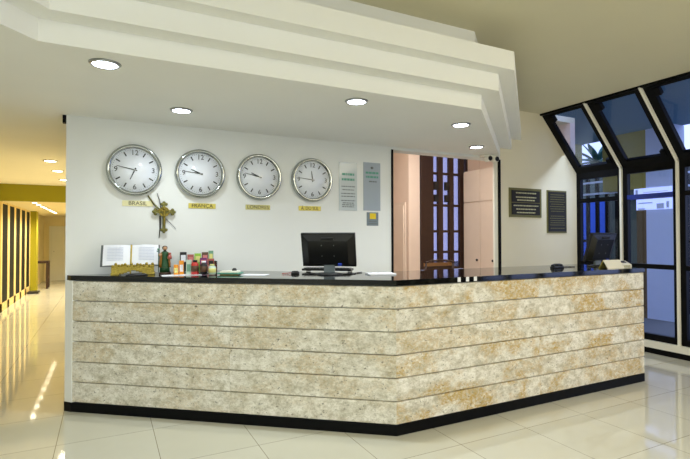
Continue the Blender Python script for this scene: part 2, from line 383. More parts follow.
bm = B(); box(bm, -0.60, 0.60, -0.03, 0, 0, 1.78); obj('door_frame', bm, 'wall', r)
obj('door_leaf', box(B(), -0.54, 0.54, -0.05, -0.03, 0, 1.72, 0.004), 'wall', r)
obj('door_handle', cyl(B(), (-0.46, -0.05, 0.95), (-0.46, -0.09, 0.95), 0.012), 'steel', r)

def downlight(label, x, y, z, warm=False, power=0.0, group=None, R_=0.078):
    t = thing('downlight', label, 'ceiling light', (x, y, z), 0, group)
    obj('trim_ring', lathe(B(), [(R_ * 0.87, -0.001), (R_ * 0.88, -0.012), (R_, -0.010), (R_ * 1.12, -0.001)], 28), 'steel', t)
    obj('lens', lathe(B(), [(0.0, -0.016), (R_ * 0.5, -0.014), (R_ * 0.86, -0.008), (R_ * 0.86, -0.001)], 24), 'lamp_warm' if warm else 'lamp', t)
    if power:
        l = bpy.data.lights.new('downlight_lamp', 'SPOT'); l.energy = power; l.spot_size = 2.6; l.spot_blend = 1.0; l.shadow_soft_size = 0.03
        l.color = (1.0, 0.88, 0.64) if warm else (0.86, 0.94, 1.0)
        o = bpy.data.objects.new('downlight_lamp', l); C.objects.link(o); o.parent = t; o.location = (0, 0, -0.03)
    return t
g = 'cool downlights in the soffit'
for x, y, pw, lb in ((-0.008, 3.072, 20, 'round cool downlight in soffit, left-most and largest in view'), (0.531, 3.932, 24, 'round cool downlight in soffit above the second clock'),
                 (1.656, 3.099, 58, 'round cool downlight in soffit just behind the middle of the fascia edge'), (2.844, 3.335, 40, 'round cool downlight in soffit near its right corner, nearer the front'),
                 (3.695, 4.076, 24, 'round cool downlight in soffit above the doorway, beside the twin camera heads')):
    downlight(lb, x, y, ZS, False, pw, g)
g = 'warm downlights in the near hall ceiling'
for y, lb in ((7.28, 'nearest of three warm downlights in the near hall ceiling'), (8.34, 'middle of three warm downlights in the near hall ceiling'), (9.57, 'farthest of three warm downlights in the near hall ceiling, next to wall edge')):
    downlight(lb, -0.65, y, ZS, True, 56, g)
for k in range(8):
    downlight('small warm downlight in the far hall ceiling, %s beyond the yellow beam' % ('nearest', 'second', 'third', 'fourth', 'fifth', 'sixth', 'seventh', 'farthest')[k], -1.25, 11.1 + 0.62 * k, 2.10, True, 66, 'warm downlights beyond the yellow beam', 0.06)

t = thing('side_unit', 'low grey side unit with white top peeking past the wall edge in the hall', 'cabinet', (-0.37, 7.2, 0))
obj('body', box(B(), -0.045, 0.075, -0.2, 0.2, 0, 0.47, 0.003), 'grey_plastic', t); obj('top', box(B(), -0.055, 0.075, -0.21, 0.21, 0.47, 0.52, 0.003), 'paper', t)

# ------------------------------------------------------------------ back office behind the opening
struct('wall_office_back', box(B(), 2.2, 4.66, 8.2, 8.32, 0, ZC), 'peach')
struct('wall_office_left', box(B(), 2.2, 2.3, YW + 0.16, 8.2, 0, ZC), 'peach')
struct('wall_office_right', box(B(), 6.0, 6.1, YW + 0.16, 6.62, 0, ZC), 'peach')
struct('ceiling_office', box(B(), 2.2, 6.1, YW + 0.16, 6.62, ZC, ZC + 0.08), 'ceiling')
struct('wall_office_partition', box(B(), 4.44, 4.66, 6.5, 8.2, 0, ZC), 'peach')
struct('ceiling_office_rear', box(B(), 2.2, 4.66, 6.62, 8.3, ZC, ZC + 0.08), 'ceiling')
bm = B(); box(bm, 4.66, 6.0, 6.54, 6.62, 0, 0.84); box(bm, 5.66, 6.0, 6.54, 6.62, 0.84, ZC); box(bm, 4.66, 5.66, 6.54, 6.62, 2.83, ZC); struct('wall_office_screen', bm, 'peach')
tag(obj('jamb_panel', box(B(), 4.395, 4.452, YW + 0.02, YW + 0.045, 0, 2.385), 'white_metal'), 'white vertical panel inside the right edge of the opening', 'panel')
r = thing('office_closet', 'pale peach closet with double doors at left inside the office', 'closet', (4.425, 6.55, 0))
obj('closet_body', box(B(), -0.03, 0.0, 0, 1.3, 0, 1.98), 'cab_white', r)
for k in range(2):
    d = obj('door', box(B(), -0.05, -0.03, 0.02 + k * 0.64, 0.64 + k * 0.64, 0.05, 1.93, 0.004), 'cab_white', r)
    obj('handle', box(B(), -0.07, -0.05, 0.60 + k * 0.06, 0.62 + k * 0.06, 1.0, 1.2), 'steel', d)
r = thing('tall_cabinet', 'tall pale cabinet with upper and lower doors inside the office', 'cabinet', (5.56, 5.30, 0))
obj('body', box(B(), 0, 0.42, 0, 1.15, 0, 2.53), 'cab_white', r)
for k, (y0, y1) in enumerate(((0.01, 0.37), (0.38, 0.735), (0.745, 1.14))):
    obj('upper_door', box(B(), -0.02, 0, y0, y1, 2.00, 2.51, 0.003), 'cab_white', r)
    d = obj('lower_door', box(B(), -0.02, 0, y0, y1, 0.05, 1.985, 0.003), 'cab_white', r)
    obj('knob', sphere(B(), (-0.035, y0 + 0.06, 1.02), 0.02), 'ink', d)
r = thing('wooden_screen', 'dark wooden lattice window screen with blue panes in the office', 'screen', (4.67, 6.47, 0.86))
bm = B()
box(bm, 0, 0.25, 0, 0.05, 0, 1.96)
for x in (0.40, 0.63, 0.86): box(bm, x - 0.05, x + 0.05, 0, 0.05, 0, 1.96)
box(bm, 0.96, 0.99, 0, 0.05, 0, 1.96)
for z in (0.0, 0.27, 0.62, 1.06, 1.60, 1.92): box(bm, 0.2, 0.99, 0.005, 0.045, z, z + 0.04)
obj('lattice', bm, 'wood_dark', r)
obj('pane', box(B(), 0.2, 0.99, 0.05, 0.055, 0, 1.96), 'office_glass', r)
for x in (0.27, 0.50):
    for z0, z1 in ((1.34, 1.48), (1.14, 1.26)): obj('dark_inset', box(B(), x, x + 0.09, 0.0, 0.04, z0, z1), 'near_black', r)
r = thing('wooden_chair', 'dark wooden chair back with tan top rail beyond the counter', 'chair', (4.17, 5.35, 0))
for x in (-0.24, 0.24):
    obj('back_leg', tube(B(), [(x, 0.10, 0), (x, 0.05, 0.5), (x * 0.98, 0.0, 1.04)], 0.016), 'wood_dark', r)
    obj('front_leg', cyl(B(), (x, -0.42, 0), (x, -0.42, 0.45), 0.018), 'wood_dark', r)
obj('seat', box(B(), -0.25, 0.25, -0.44, 0.08, 0.45, 0.50, 0.012), 'tan', r)
bm = B()
for i in range(10):
    x0 = -0.25 + i * 0.05; f = lambda x: 0.03 * (1 - (x / 0.25) ** 2)
    box(bm, x0, x0 + 0.05, 0.0 + f(x0 + 0.025), 0.03 + f(x0 + 0.025), 1.0, 1.045)
obj('top_rail', bm, 'tan', r)
obj('back_slat', box(B(), -0.22, 0.22, 0.01, 0.04, 0.94, 1.0, 0.004), 'wood_dark', r)
obj('crest_rail', tube(B(), [(-0.25, 0.0, 1.05), (-0.12, 0.02, 1.075), (0.12, 0.02, 1.075), (0.25, 0.0, 1.05)], 0.014), 'wood_dark', r)

# ------------------------------------------------------------------ reception counter
A = Vector((-0.236, 4.452)); Cn = Vector((1.844, 2.862)); D = Vector((4.692, 2.85))
ua = (Cn - A).normalized(); la = (Cn - A).length; ub = (D - Cn).normalized(); lb_ = (D - Cn).length
r = thing('reception_counter', 'angled travertine reception counter with black granite top and plinth', 'counter', (Cn.x, Cn.y, 0))
def plan(off_front, depth, end=0.0):
    """mitred V-shaped band; off_front shifts the front outward, depth is the band width; coordinates relative to the corner"""
    na = Vector((ua.y, -ua.x)); nb = Vector((ub.y, -ub.x))   # outward normals (toward the public side)
    if na.y > 0: na = -na
    if nb.y > 0: nb = -nb
    def corner(o):
        mtx = Matrix(((na.x, na.y), (nb.x, nb.y))); return mtx.inverted() @ Vector((o, o))
    c0 = corner(off_front); c1 = corner(off_front - depth)
    a0 = (A - Cn) + na * off_front; a1 = (A - Cn) + na * (off_front - depth)
    # clip the back of the left arm at the wall plane
    yw = YW - Cn.y - 0.002
    a0c = a0 - ua * end
    d0 = (D - Cn) + nb * off_front + ub * end; d1 = (D - Cn) + nb * (off_front - depth) + ub * end
    t = (yw - c1.y) / (-ua.y); q = c1 - ua * t
    return [a0c, c0, d0, d1, c1, q] + ([Vector((a0c.x - 0.03, yw))])
obj('countertop', prism(B(), [tuple(p) for p in plan(0.008, 0.74, 0.012)], 1.06, 1.10), 'granite', r)
def plinth():
    bm = B(); prism(bm, [tuple(p) for p in plan(0.002, 0.14, 0.0)], 0.0, 0.075); return bm
obj('plinth', plinth(), 'black_frame', r)
obj('core', prism(B(), [tuple(p) for p in plan(-0.03, 0.10, 0.0)], 0.075, 1.06), 'wall', r)
def cladding(p0, u, length, seams, seed, ends):
    rnd = random.Random(seed); bm = B(); lay = bm.loops.layers.float_color.new('tone')
    n_ = Vector((u.y, -u.x)); n_ = -n_ if n_.y > 0 else n_
    H0, H1 = 0.075, 1.058; rh = (H1 - H0) / 6
    for k in range(6):
        xs = [0.0] + [s for s in seams] + [length]
        for i in range(len(xs) - 1):
            before = set(bm.faces); t = rnd.random()
            z0 = H0 + k * rh + 0.0035; z1 = H0 + (k + 1) * rh - 0.0035
            x0, x1 = xs[i] + (0.0006 if i else 0), xs[i + 1] - (0.0006 if i < len(xs) - 2 else 0)
            pr_ = [(0.0, z0), (0.030, z0), (0.0345, z0 + 0.005), (0.0345, z1 - 0.004), (0.031, z1), (0.0, z1)]
            rings = []
            for x in (x0, x1):
                rings.append([bm.verts.new(((p0 + u * x + n_ * (d - 0.0345)).x, (p0 + u * x + n_ * (d - 0.0345)).y, z)) for d, z in pr_])
            m_ = len(pr_)
            bm.faces.new(rings[0]); bm.faces.new(rings[1][::-1])
            for j in range(m_): bm.faces.new((rings[0][j], rings[0][(j + 1) % m_], rings[1][(j + 1) % m_], rings[1][j]))
            tt = rnd.random(); t2 = (0.15 + 0.35 * rnd.random()) if not ends else min(1.0, 0.45 + 0.15 * (k >= 4) + 0.55 * rnd.random())
            for f in set(bm.faces) - before:
                for lp in f.loops: lp[lay] = (t, tt, t2, 1)
    bmesh.ops.recalc_face_normals(bm, faces=bm.faces)
    return bm
obj('stone_cladding_left', cladding(A - Cn, ua, la, [1.36], 3, 0), 'travertine', r)
obj('stone_cladding_right', cladding(Vector((0, 0)), ub, lb_, [1.42], 11, 1), 'travertine', r)
yw = YW - Cn.y - 0.002; aa = A - Cn
bm = B(); prism(bm, [(aa.x - 0.005, aa.y), (aa.x + 0.03, aa.y + 0.0), (aa.x + 0.03, yw), (aa.x - 0.055, yw)], 0.075, 1.06); obj('end_panel', bm, 'soffit', r)
bm = B(); prism(bm, [(aa.x - 0.007, aa.y - 0.004), (aa.x + 0.03, aa.y + 0.0), (aa.x + 0.03, yw), (aa.x - 0.060, yw)], 0.0, 0.075); obj('end_plinth', bm, 'black_frame', r)
for k, x in enumerate((2.405, 2.487, 2.565)):
    lb = ('left', 'middle', 'right')[k] + ' of three tiny white squares on the counter top front edge'
    tag(obj('white_square', box(B(), x - 0.015, x + 0.015, Cn.y - 0.0115, Cn.y - 0.0095, 1.064, 1.0995), 'paper'), lb, 'tag', 'white squares on the counter edge')  # flat white squares on the slab's front edge

# ------------------------------------------------------------------ clocks
def make_clock(x, hour, minute, label):
    t = thing('wall_clock', label, 'clock', (x, YW, 1.99), 0, 'chrome clocks on the back wall')
    Rr = 0.222
    obj('rim', lathe(B(), [(Rr - 0.03, 0.0), (Rr, 0.0), (Rr + 0.003, 0.02), (Rr - 0.004, 0.046), (Rr - 0.017, 0.055), (Rr - 0.030, 0.046), (Rr - 0.034, 0.026)], 64, 'y'), 'chrome', t)
    obj('face', lathe(B(), [(0.0, 0.0265), (Rr - 0.02, 0.0265), (Rr - 0.02, 0.004), (0, 0.004)], 64, 'y'), 'clock_face', t)
    bm = B()
    for k in range(12):
        if k % 3 == 0: continue
        a = k * PI / 6; p0 = Vector((math.sin(a), 0, math.cos(a))); c = p0 * 0.152; q = Vector((math.cos(a), 0, -math.sin(a)))
        vs = []
        for s, h in ((-1, -1), (1, -1), (1, 1), (-1, 1)):
            v = c + p0 * 0.019 * h + q * 0.005 * s; vs.append((v.x, v.z))
        prism(bm, vs, -0.0285, -0.0266, 'y')
    for k in range(60):
        if k % 5 == 0: continue
        a = k * PI / 30; p0 = Vector((math.sin(a), 0, math.cos(a))); q = Vector((math.cos(a), 0, -math.sin(a))); vs = []
        for s, h in ((-1, 0.172), (1, 0.172), (1, 0.178), (-1, 0.178)):
            v = p0 * h + q * 0.0012 * s; vs.append((v.x, v.z))
        prism(bm, vs, -0.0285, -0.0266, 'y')
    obj('hour_marks', bm, 'ink', t)
    for s, a in (('12', 0), ('3', 1), ('6', 2), ('9', 3)):
        a = a * PI / 2; text('numeral', s, 0.062, 'ink', t, (0.148 * math.sin(a), -0.0275, 0.148 * math.cos(a)))
    for nm, ang, ln, wd, dd in (('hour_hand', (hour + minute / 60) * PI / 6, 0.09, 0.006, 0.030), ('minute_hand', minute * PI / 30, 0.145, 0.0042, 0.033)):
        d = Vector((math.sin(ang), math.cos(ang))); q = Vector((d.y, -d.x)); vs = [tuple(-d * 0.02 + q * wd), tuple(d * ln + q * wd * 0.5), tuple(d * ln - q * wd * 0.5), tuple(-d * 0.02 - q * wd)]
        obj(nm, prism(B(), vs, -dd - 0.0015, -dd, 'y'), 'ink', t)
    obj('hub', cyl(B(), (0, -0.026, 0), (0, -0.036, 0), 0.008), 'steel', t)
make_clock(0.222, 6, 47, 'chrome-rimmed round wall clock showing 6:47, leftmost of four, above the crucifix')
make_clock(0.774, 9, 46, 'chrome-rimmed round wall clock, second from left, over the yellowish plate with cedilla')
make_clock(1.329, 9, 47, 'chrome-rimmed round wall clock, third from left, over the olive plate')
make_clock(1.883, 11, 46, 'chrome-rimmed round wall clock, rightmost of four, next to the notice boards')
for x, s, mm, lb, c2, z in ((0.248, 'BRASIL', 'plate_pale', 'pale brass name plate reading BRASIL under the leftmost clock', 'ink', 1.703),
                      (0.794, 'FRANÇA', 'plate_gold', 'yellow brass name plate reading FRANÇA under the second clock', 'ink', 1.696),
                      (1.321, 'LONDRES', 'plate_olive', 'olive brass name plate reading LONDRES under the third clock', 'ink', 1.697),
                      (1.864, 'Á. DO SUL', 'plate_gold', 'yellow brass name plate under the rightmost clock', 'ink', 1.700)):
    t = thing('name_plate', lb, 'name plate', (x, YW, z), 0, 'brass name plates under the clocks')
    obj('plate', box(B(), -0.122, 0.122, -0.006, 0, -0.0235, 0.0235, 0.001), mm, t)
    text('lettering', s, 0.047, c2, t, (0, -0.0066, 0), sx=1.05 if len(s) < 8 else 0.88)

# ------------------------------------------------------------------ crucifix and palm twigs
t = thing('crucifix', 'small aged brass crucifix with flared arms on the back wall', 'crucifix', (0.461, YW - 0.020, 1.60)); t.scale = (0.88, 1, 0.9)
bm = B()
box(bm, -0.014, 0.014, -0.018, 0, -0.15, 0.12, 0.003); box(bm, -0.088, 0.088, -0.018, 0, 0.022, 0.052, 0.003)
def fleur(cx, cz, dx, dz):
    for s in (-1, 0, 1):
        sphere(bm, (cx + dx * (0.012 if s == 0 else -0.004) + dz * s * 0.020, -0.010, cz + dz * (0.012 if s == 0 else -0.004) + dx * s * 0.020), 0.016, 1, 0.55, 1)
fleur(-0.085, 0.037, -1, 0); fleur(0.085, 0.037, 1, 0); fleur(0, 0.115, 0, 1); fleur(0, -0.145, 0, -1)
obj('cross', bm, 'old_gold', t)
obj('hanger', cyl(B(), (0, 0.0, 0.09), (0, 0.0195, 0.09), 0.005), 'old_gold', t)
bm = B(); lathe(bm, [(0.046, 0.014), (0.05, 0.019), (0.046, 0.024), (0.042, 0.019), (0.046, 0.014)], 24, 'y', c=(0, 0, 0.037)); obj('halo', bm, 'gold', t)
bm = B()
sphere(bm, (0, -0.030, 0.066), 0.011, 1, 1, 1.15); tube(bm, [(0, -0.028, 0.056), (0.0, -0.030, 0.02), (0.003, -0.028, -0.02), (0.0, -0.030, -0.06), (0, -0.024, -0.095)], [0.007, 0.013, 0.010, 0.008, 0.005])
for s in (-1, 1): tube(bm, [(0, -0.029, 0.045), (s * 0.035, -0.026, 0.05), (s * 0.068, -0.022, 0.052)], [0.006, 0.005, 0.004])
obj('corpus', bm, 'gold', t)
for lb, pts, rr in (('thick dark palm twig running from the leftmost clock down behind the crucifix', [(0.33, -0.008, 1.775), (0.38, -0.010, 1.70), (0.452, -0.008, 1.63)], [0.006, 0.008, 0.004]),
                ('thin palm twig standing upright between clock and crucifix', [(0.405, -0.010, 1.80), (0.425, -0.008, 1.74), (0.438, -0.008, 1.66)], [0.002, 0.003, 0.003]),
                ('thin palm twig poking out low right of the crucifix', [(0.478, -0.012, 1.575), (0.53, -0.010, 1.52), (0.565, -0.008, 1.485)], [0.003, 0.002, 0.0015]),
                ('thin dark palm twig hanging straight down left of the crucifix foot', [(0.430, -0.008, 1.60), (0.432, -0.010, 1.50), (0.422, -0.008, 1.40)], [0.007, 0.006, 0.002])):
    tag(obj('palm_twig', tube(B(), [(a, YW + b2, c) for a, b2, c in pts], rr), 'old_gold' if 'thick' in lb else 'trunk'), lb, 'twig', 'palm twigs behind the crucifix')

# ------------------------------------------------------------------ notice boards and plaques
def lines(name, parent, x0, x1, zs, h, ma, y=-0.0075, seed=1, jag=0.25, center=True):
    rnd = random.Random(seed); bm = B()
    for z in zs:
        w_ = (x1 - x0) * (1 - rnd.random() * jag); c = (x0 + x1) / 2 if center else x0 + w_ / 2
        x = c - w_ / 2; e = c + w_ / 2
        while x < e:
            l = min(e - x, 0.012 + rnd.random() * 0.03); box(bm, x, x + l, y - 0.001, y, z - h / 2, z + h / 2); x += l + 0.006
    return obj(name, bm, ma, parent)
t = thing('notice_board', 'pale glass notice board with many text lines, left of the pair', 'notice board', (2.303, YW, 1.944))
obj('board', box(B(), -0.107, 0.107, -0.007, 0, -0.255, 0.255, 0.001), 'board_glass', t)
lines('green_heading', t, -0.085, 0.085, (0.13, 0.075), 0.024, 'board_green', seed=2, jag=0.15)
lines('text_lines', t, -0.085, 0.085, (0.0, -0.035, -0.075, -0.105, -0.15, -0.175, -0.195, -0.215), 0.010, 'board_text', seed=4)
t = thing('notice_board', 'grey glass notice board with green heading, right of the pair', 'notice board', (2.596, YW, 1.956))
obj('board', box(B(), -0.105, 0.105, -0.007, 0, -0.262, 0.262, 0.001), 'board_grey', t)
lines('green_heading', t, -0.085, 0.085, (0.15, 0.105), 0.022, 'board_green', seed=5, jag=0.1)
obj('emblem', sphere(B(), (0, -0.008, 0.205), 0.018, 1, 0.15, 0.8), 'board_text', t)
lines('text_lines', t, -0.05, 0.07, (0.055,), 0.014, 'board_text', seed=6)
t = thing('small_sign', 'small grey sign with yellow square below the grey notice board', 'sign', (2.603, YW, 1.603))
obj('plate', box(B(), -0.072, 0.072, -0.006, 0, -0.073, 0.073, 0.001), 'grey_plastic', t)
obj('yellow_square', box(B(), -0.036, 0.040, -0.008, -0.006, 0.0, 0.062), 'yellow', t)
lines('text_lines', t, -0.055, 0.055, (-0.025, -0.05), 0.010, 'board_text', seed=8)
t = thing('wall_plaque', 'wide black plaque with pale lettering in brass frame by the opening', 'plaque', (4.911, YW, 1.85))
obj('frame', box(B(), -0.292, 0.292, -0.012, 0, -0.19, 0.19, 0.003), 'plaque_frame', t)
obj('plate', box(B(), -0.255, 0.255, -0.018, -0.012, 0.005, 0.158, 0.001), 'plaque', t)
obj('plate', box(B(), -0.255, 0.255, -0.018, -0.012, -0.158, -0.005, 0.001), 'plaque', t)
lines('lettering', t, -0.23, 0.23, (0.125, 0.07, 0.032, -0.04, -0.085, -0.13), 0.016, 'plaque_text', y=-0.0185, seed=9, jag=0.45)
t = thing('wall_plaque', 'narrow upright black plaque with dense lettering near the window', 'plaque', (5.50, YW, 1.745))
obj('frame', box(B(), -0.192, 0.192, -0.012, 0, -0.29, 0.29, 0.003), 'plaque_frame', t)
obj('plate', box(B(), -0.172, 0.172, -0.018, -0.012, -0.27, 0.27, 0.001), 'plaque', t)
lines('lettering', t, -0.15, 0.15, [0.23 - 0.032 * i for i in range(8)] + [-0.06 - 0.03 * i for i in range(5)] + [-0.225], 0.008, 'plaque_frame', y=-0.0185, seed=10, jag=0.2)
# twin security cameras under the soffit
t = thing('security_camera', 'white twin-head security camera under soffit above the right doorway edge', 'security camera', (4.20, 4.42, ZS))
obj('mount', box(B(), -0.09, 0.12, -0.02, 0.06, -0.03, 0.0, 0.004), 'white_metal', t)
for x in (-0.035, 0.075):
    h = obj('camera_head', lathe(B(), [(0.03, -0.05), (0.036, -0.04), (0.036, 0.03), (0.03, 0.035), (0.0, 0.035)], 20, 'y', c=(x, -0.03, -0.055)), 'white_metal', t)
    obj('lens', cyl(B(), (x, -0.064, -0.055), (x, -0.074, -0.055), 0.031, 0.026, 20), 'black_plastic', h)

# ------------------------------------------------------------------ things on the counter, left
ZT = 1.1005
RA = math.atan2(ua.y, ua.x)
t = thing('book_stand', 'ornate gilded book stand carrying the open book', 'book stand', (0.205, 4.28, ZT), -0.12)
bm = B()
n_ = 14
for i in range(n_):      # scalloped front rail
    x = -0.16 + 0.32 * (i + 0.5) / n_; z = 0.045 + 0.018 * math.sin(i * 1.3) ** 2
    box(bm, x - 0.0118, x + 0.0118, -0.045, -0.03, 0.012 + 0.03 * (1 - min(1, abs(x) / 0.08)), z + 0.03, 0.002); sphere(bm, (x, -0.042, z + 0.03), 0.011)
obj('front_rail', bm, 'gold', t)
obj('foot', box(B(), -0.165, -0.10, -0.05, 0.10, 0.0, 0.022, 0.004), 'gold', t); obj('foot', box(B(), 0.10, 0.165, -0.05, 0.10, 0.0, 0.022, 0.004), 'gold', t)
bm = B()
for s in (-0.13, 0.13): tube(bm, [(s, -0.035, 0.03), (s, 0.045, 0.22)], 0.008); tube(bm, [(s, 0.04, 0.20), (s, 0.10, 0.02)], 0.007)
obj('easel_frame', bm, 'gold', t)
t = thing('open_book', 'large open white book with gold ribbon, propped on the gilded stand', 'book', (0.185, 4.262, ZT + 0.078), -0.12); t.scale = (1.07, 1, 1.0)
tilt = Matrix.Rotation(-0.38, 4, 'X')
def pages(s):
    bm = B(); nx = 8; prev = None
    for i in range(nx + 1):
        u = i / nx; x = s * u * 0.195; h = 0.018 * math.sin(u * PI * 0.9) * (1 - 0.2 * u) + 0.004
        col = [bm.verts.new((x, -h, 0.0)), bm.verts.new((x, -h, 0.175)), bm.verts.new((x, 0.006, 0.175)), bm.verts.new((x, 0.006, 0.0))]
        if prev:
            for j in range(4): bm.faces.new((prev[j], prev[(j + 1) % 4], col[(j + 1) % 4], col[j]))
        else: bm.faces.new(col)
        prev = col
    bm.faces.new(prev[::-1]); bmesh.ops.recalc_face_normals(bm, faces=bm.faces); bmesh.ops.transform(bm, matrix=tilt, verts=bm.verts); return bm
obj('pages', pages(-1), 'paper', t); obj('pages', pages(1), 'paper', t)
bm = B(); box(bm, -0.212, 0.205, 0.007, 0.014, -0.004, 0.182, 0.002); bmesh.ops.transform(bm, matrix=tilt, verts=bm.verts); obj('cover', bm, 'grey_cover', t)
for s in (-1, 1):
    bm = B()
    for i in range(9): box(bm, s * 0.11 - 0.055, s * 0.11 + 0.055, -0.0235, -0.0225, 0.04 + i * 0.013, 0.044 + i * 0.013)
    bmesh.ops.transform(bm, matrix=tilt, verts=bm.verts); obj('printed_text', bm, 'print', t)
bm = B(); box(bm, -0.006, 0.006, -0.008, -0.006, -0.0, 0.180); bmesh.ops.transform(bm, matrix=tilt, verts=bm.verts); box(bm, -0.005, 0.005, -0.032, -0.030, -0.076, 0.0); obj('ribbon', bm, 'gold', t)
tag(obj('trinket', lathe(B(), [(0.085, 0), (0.08, 0.008), (0.05, 0.018), (0.0, 0.02)], 20, c=(0.225, 4.165, ZT), sy=0.35), 'near_black'), 'small dark oval trinket in front of the gilded book stand', 'trinket')
tag(obj('paper_sheet', box(B(), 0.40, 0.70, 3.98, 4.12, ZT, ZT + 0.003), 'paper', None), 'white paper sheet under the saint statuette and bottles', 'paper')

# saint statuette
t = thing('saint_statuette', 'painted saint statuette in green robe and ochre cloak, beside the open book', 'statuette', (0.440, 4.20, ZT)); t.scale = (1.45, 1.4, 1.08)
obj('pedestal', lathe(B(), [(0.032, 0), (0.033, 0.012), (0.027, 0.018)], 20), 'hair', t)
robe = obj('robe', lathe(B(), [(0.028, 0.018), (0.026, 0.05), (0.021, 0.10), (0.020, 0.135), (0.024, 0.158), (0.018, 0.172), (0.008, 0.180), (0.008, 0.186)], 20, sy=0.75), 'green_robe', t)
bm = B(); lathe(bm, [(0.034, 0.055), (0.032, 0.09), (0.028, 0.13), (0.027, 0.162), (0.014, 0.176)], 20, sy=0.72)
bmesh.ops.delete(bm, geom=[f for f in bm.faces if f.calc_center_median().y < -0.008 and abs(f.calc_center_median().x) < 0.018], context='FACES')
obj('cloak', bm, 'ochre_robe', t)
bm = B(); sphere(bm, (0, -0.001, 0.200), 0.0145, 0.85, 0.95, 1.15); sphere(bm, (0, -0.015, 0.199), 0.003); cyl(bm, (0, 0, 0.180), (0, 0, 0.192), 0.006)
tube(bm, [(0.020, -0.006, 0.158), (0.027, -0.018, 0.130), (0.012, -0.026, 0.126)], [0.007, 0.006, 0.004]); tube(bm, [(-0.020, -0.006, 0.158), (-0.030, -0.014, 0.140), (-0.034, -0.022, 0.160)], [0.007, 0.006, 0.004])
obj('head_and_arms', bm, 'skin', t)
bm = B(); sphere(bm, (0, 0.004, 0.204), 0.0165, 0.9, 0.95, 1.05); sphere(bm, (0, -0.008, 0.186), 0.008, 0.9, 0.7, 1.2); obj('hair', bm, 'hair', t)
bm = B(); lathe(bm, [(0.010, 0.118), (0.012, 0.135), (0.008, 0.15), (0, 0.152)], 12, c=(0.024, -0.022, 0)); sphere(bm, (0.024, -0.022, 0.160), 0.009); obj('held_child', bm, 'brick', t)
obj('staff', tube(B(), [(-0.036, -0.022, 0.02), (-0.036, -0.022, 0.19)], 0.0022), 'green_robe', t)
obj('lily', sphere(sphere(B(), (-0.036, -0.022, 0.195), 0.007), (-0.041, -0.020, 0.18), 0.005), 'teal', t)

# leaflet rack
t = thing('leaflet_rack', 'stepped clear plastic leaflet rack against the back wall', 'rack', (0.715, 4.30, ZT))
bm = B(); box(bm, -0.15, 0.15, -0.10, 0.09, 0, 0.004); box(bm, -0.15, 0.15, 0.085, 0.09, 0.004, 0.15); box(bm, -0.15, 0.15, 0.02, 0.024, 0.004, 0.10); box(bm, -0.15, 0.15, -0.04, -0.036, 0.004, 0.06)
for x in (-0.153, 0.15): box(bm, x, x + 0.003, -0.10, 0.09, 0, 0.10)
obj('rack_body', bm, 'clear', t)
def leaflet(x, y, z0, w_, h, c, label, c2=None):
    tt = thing('leaflet', label, 'leaflet', (x, y, z0), 0, 'leaflets in the clear rack')
    obj('card', box(B(), -w_ / 2, w_ / 2, -0.004, 0.004, 0, h, 0.0008), c, tt)
    if c2: obj('picture', box(B(), -w_ * 0.36, w_ * 0.36, -0.0052, -0.004, h * 0.5, h * 0.85), c2, tt)
    return tt
leaflet(0.610, 4.375, ZT + 0.006, 0.056, 0.172, 'near_black', 'black and white leaflet at the left end of the rack', 'paper')
leaflet(0.672, 4.375, ZT + 0.006, 0.054, 0.150, 'brick', 'dull red leaflet in the back row of the rack', 'pink')
leaflet(0.733, 4.375, ZT + 0.006, 0.056, 0.158, 'lime', 'lime green leaflet in the back row of the rack', 'lemon')
leaflet(0.796, 4.375, ZT + 0.006, 0.056, 0.168, 'brown', 'brown leaflet in the back row of the rack', 'pink')
leaflet(0.848, 4.375, ZT + 0.006, 0.042, 0.180, 'teal', 'tall green and yellow leaflet at the right end of the rack', 'lemon')
leaflet(0.770, 4.31, ZT + 0.006, 0.058, 0.120, 'purple', 'purple leaflet in the middle row of the rack', 'pink')
leaflet(0.835, 4.31, ZT + 0.006, 0.056, 0.112, 'brick', 'red-brown leaflet in the middle row, right of the purple one', 'near_black')
# items in front of the rack
def bottle(x, y, r_, h, c, cap, label, name='bottle', band=None):
    tt = thing(name, label, name.replace('_', ' '), (x, y, ZT + 0.004), 0, 'small bottles and jars before the rack')
    obj('body', lathe(B(), [(r_ * 0.9, 0), (r_, 0.004), (r_, h * 0.72), (r_ * 0.55, h * 0.84), (r_ * 0.5, h * 0.86)], 20), c, tt)
    obj('cap', lathe(B(), [(r_ * 0.62, h * 0.86), (r_ * 0.62, h * 0.99), (r_ * 0.5, h)], 20), cap, tt)
    if band: obj('label_band', lathe(B(), [(r_ * 1.0, h * 0.2), (r_ * 1.03, h * 0.21), (r_ * 1.03, h * 0.6), (r_ * 1.0, h * 0.61)], 20), band, tt)
def carton(x, y, w_, d, h, c, label, c2):
    tt = thing('carton', label, 'box', (x, y, ZT + 0.004), -0.2, 'small cartons before the rack')
    obj('body', box(B(), -w_ / 2, w_ / 2, -d / 2, d / 2, 0, h, 0.001), c, tt)
    obj('printed_panel', box(B(), -w_ * 0.35, w_ * 0.35, -d / 2 - 0.001, -d / 2, h * 0.2, h * 0.7), c2, tt)
carton(0.515, 4.09, 0.036, 0.03, 0.080, 'orange', 'small orange carton, left one before the rack', 'lemon')
carton(0.560, 4.11, 0.036, 0.03, 0.112, 'orange', 'taller orange carton before the rack, next to the mint carton', 'paper')
carton(0.612, 4.07, 0.042, 0.03, 0.118, 'mint', 'pale mint green carton standing before the rack', 'teal')
bottle(0.655, 4.04, 0.030, 0.118, 'red', 'near_black', 'red jar with black lid before the rack', 'jar', 'brown')
bottle(0.718, 4.00, 0.028, 0.110, 'near_black', 'paper', 'black jar with broad white lid before the rack', 'jar', 'brown')
bottle(0.778, 3.955, 0.029, 0.085, 'mint', 'lemon', 'whitish bottle with yellow cap, right-most before the rack', 'bottle', 'lemon')
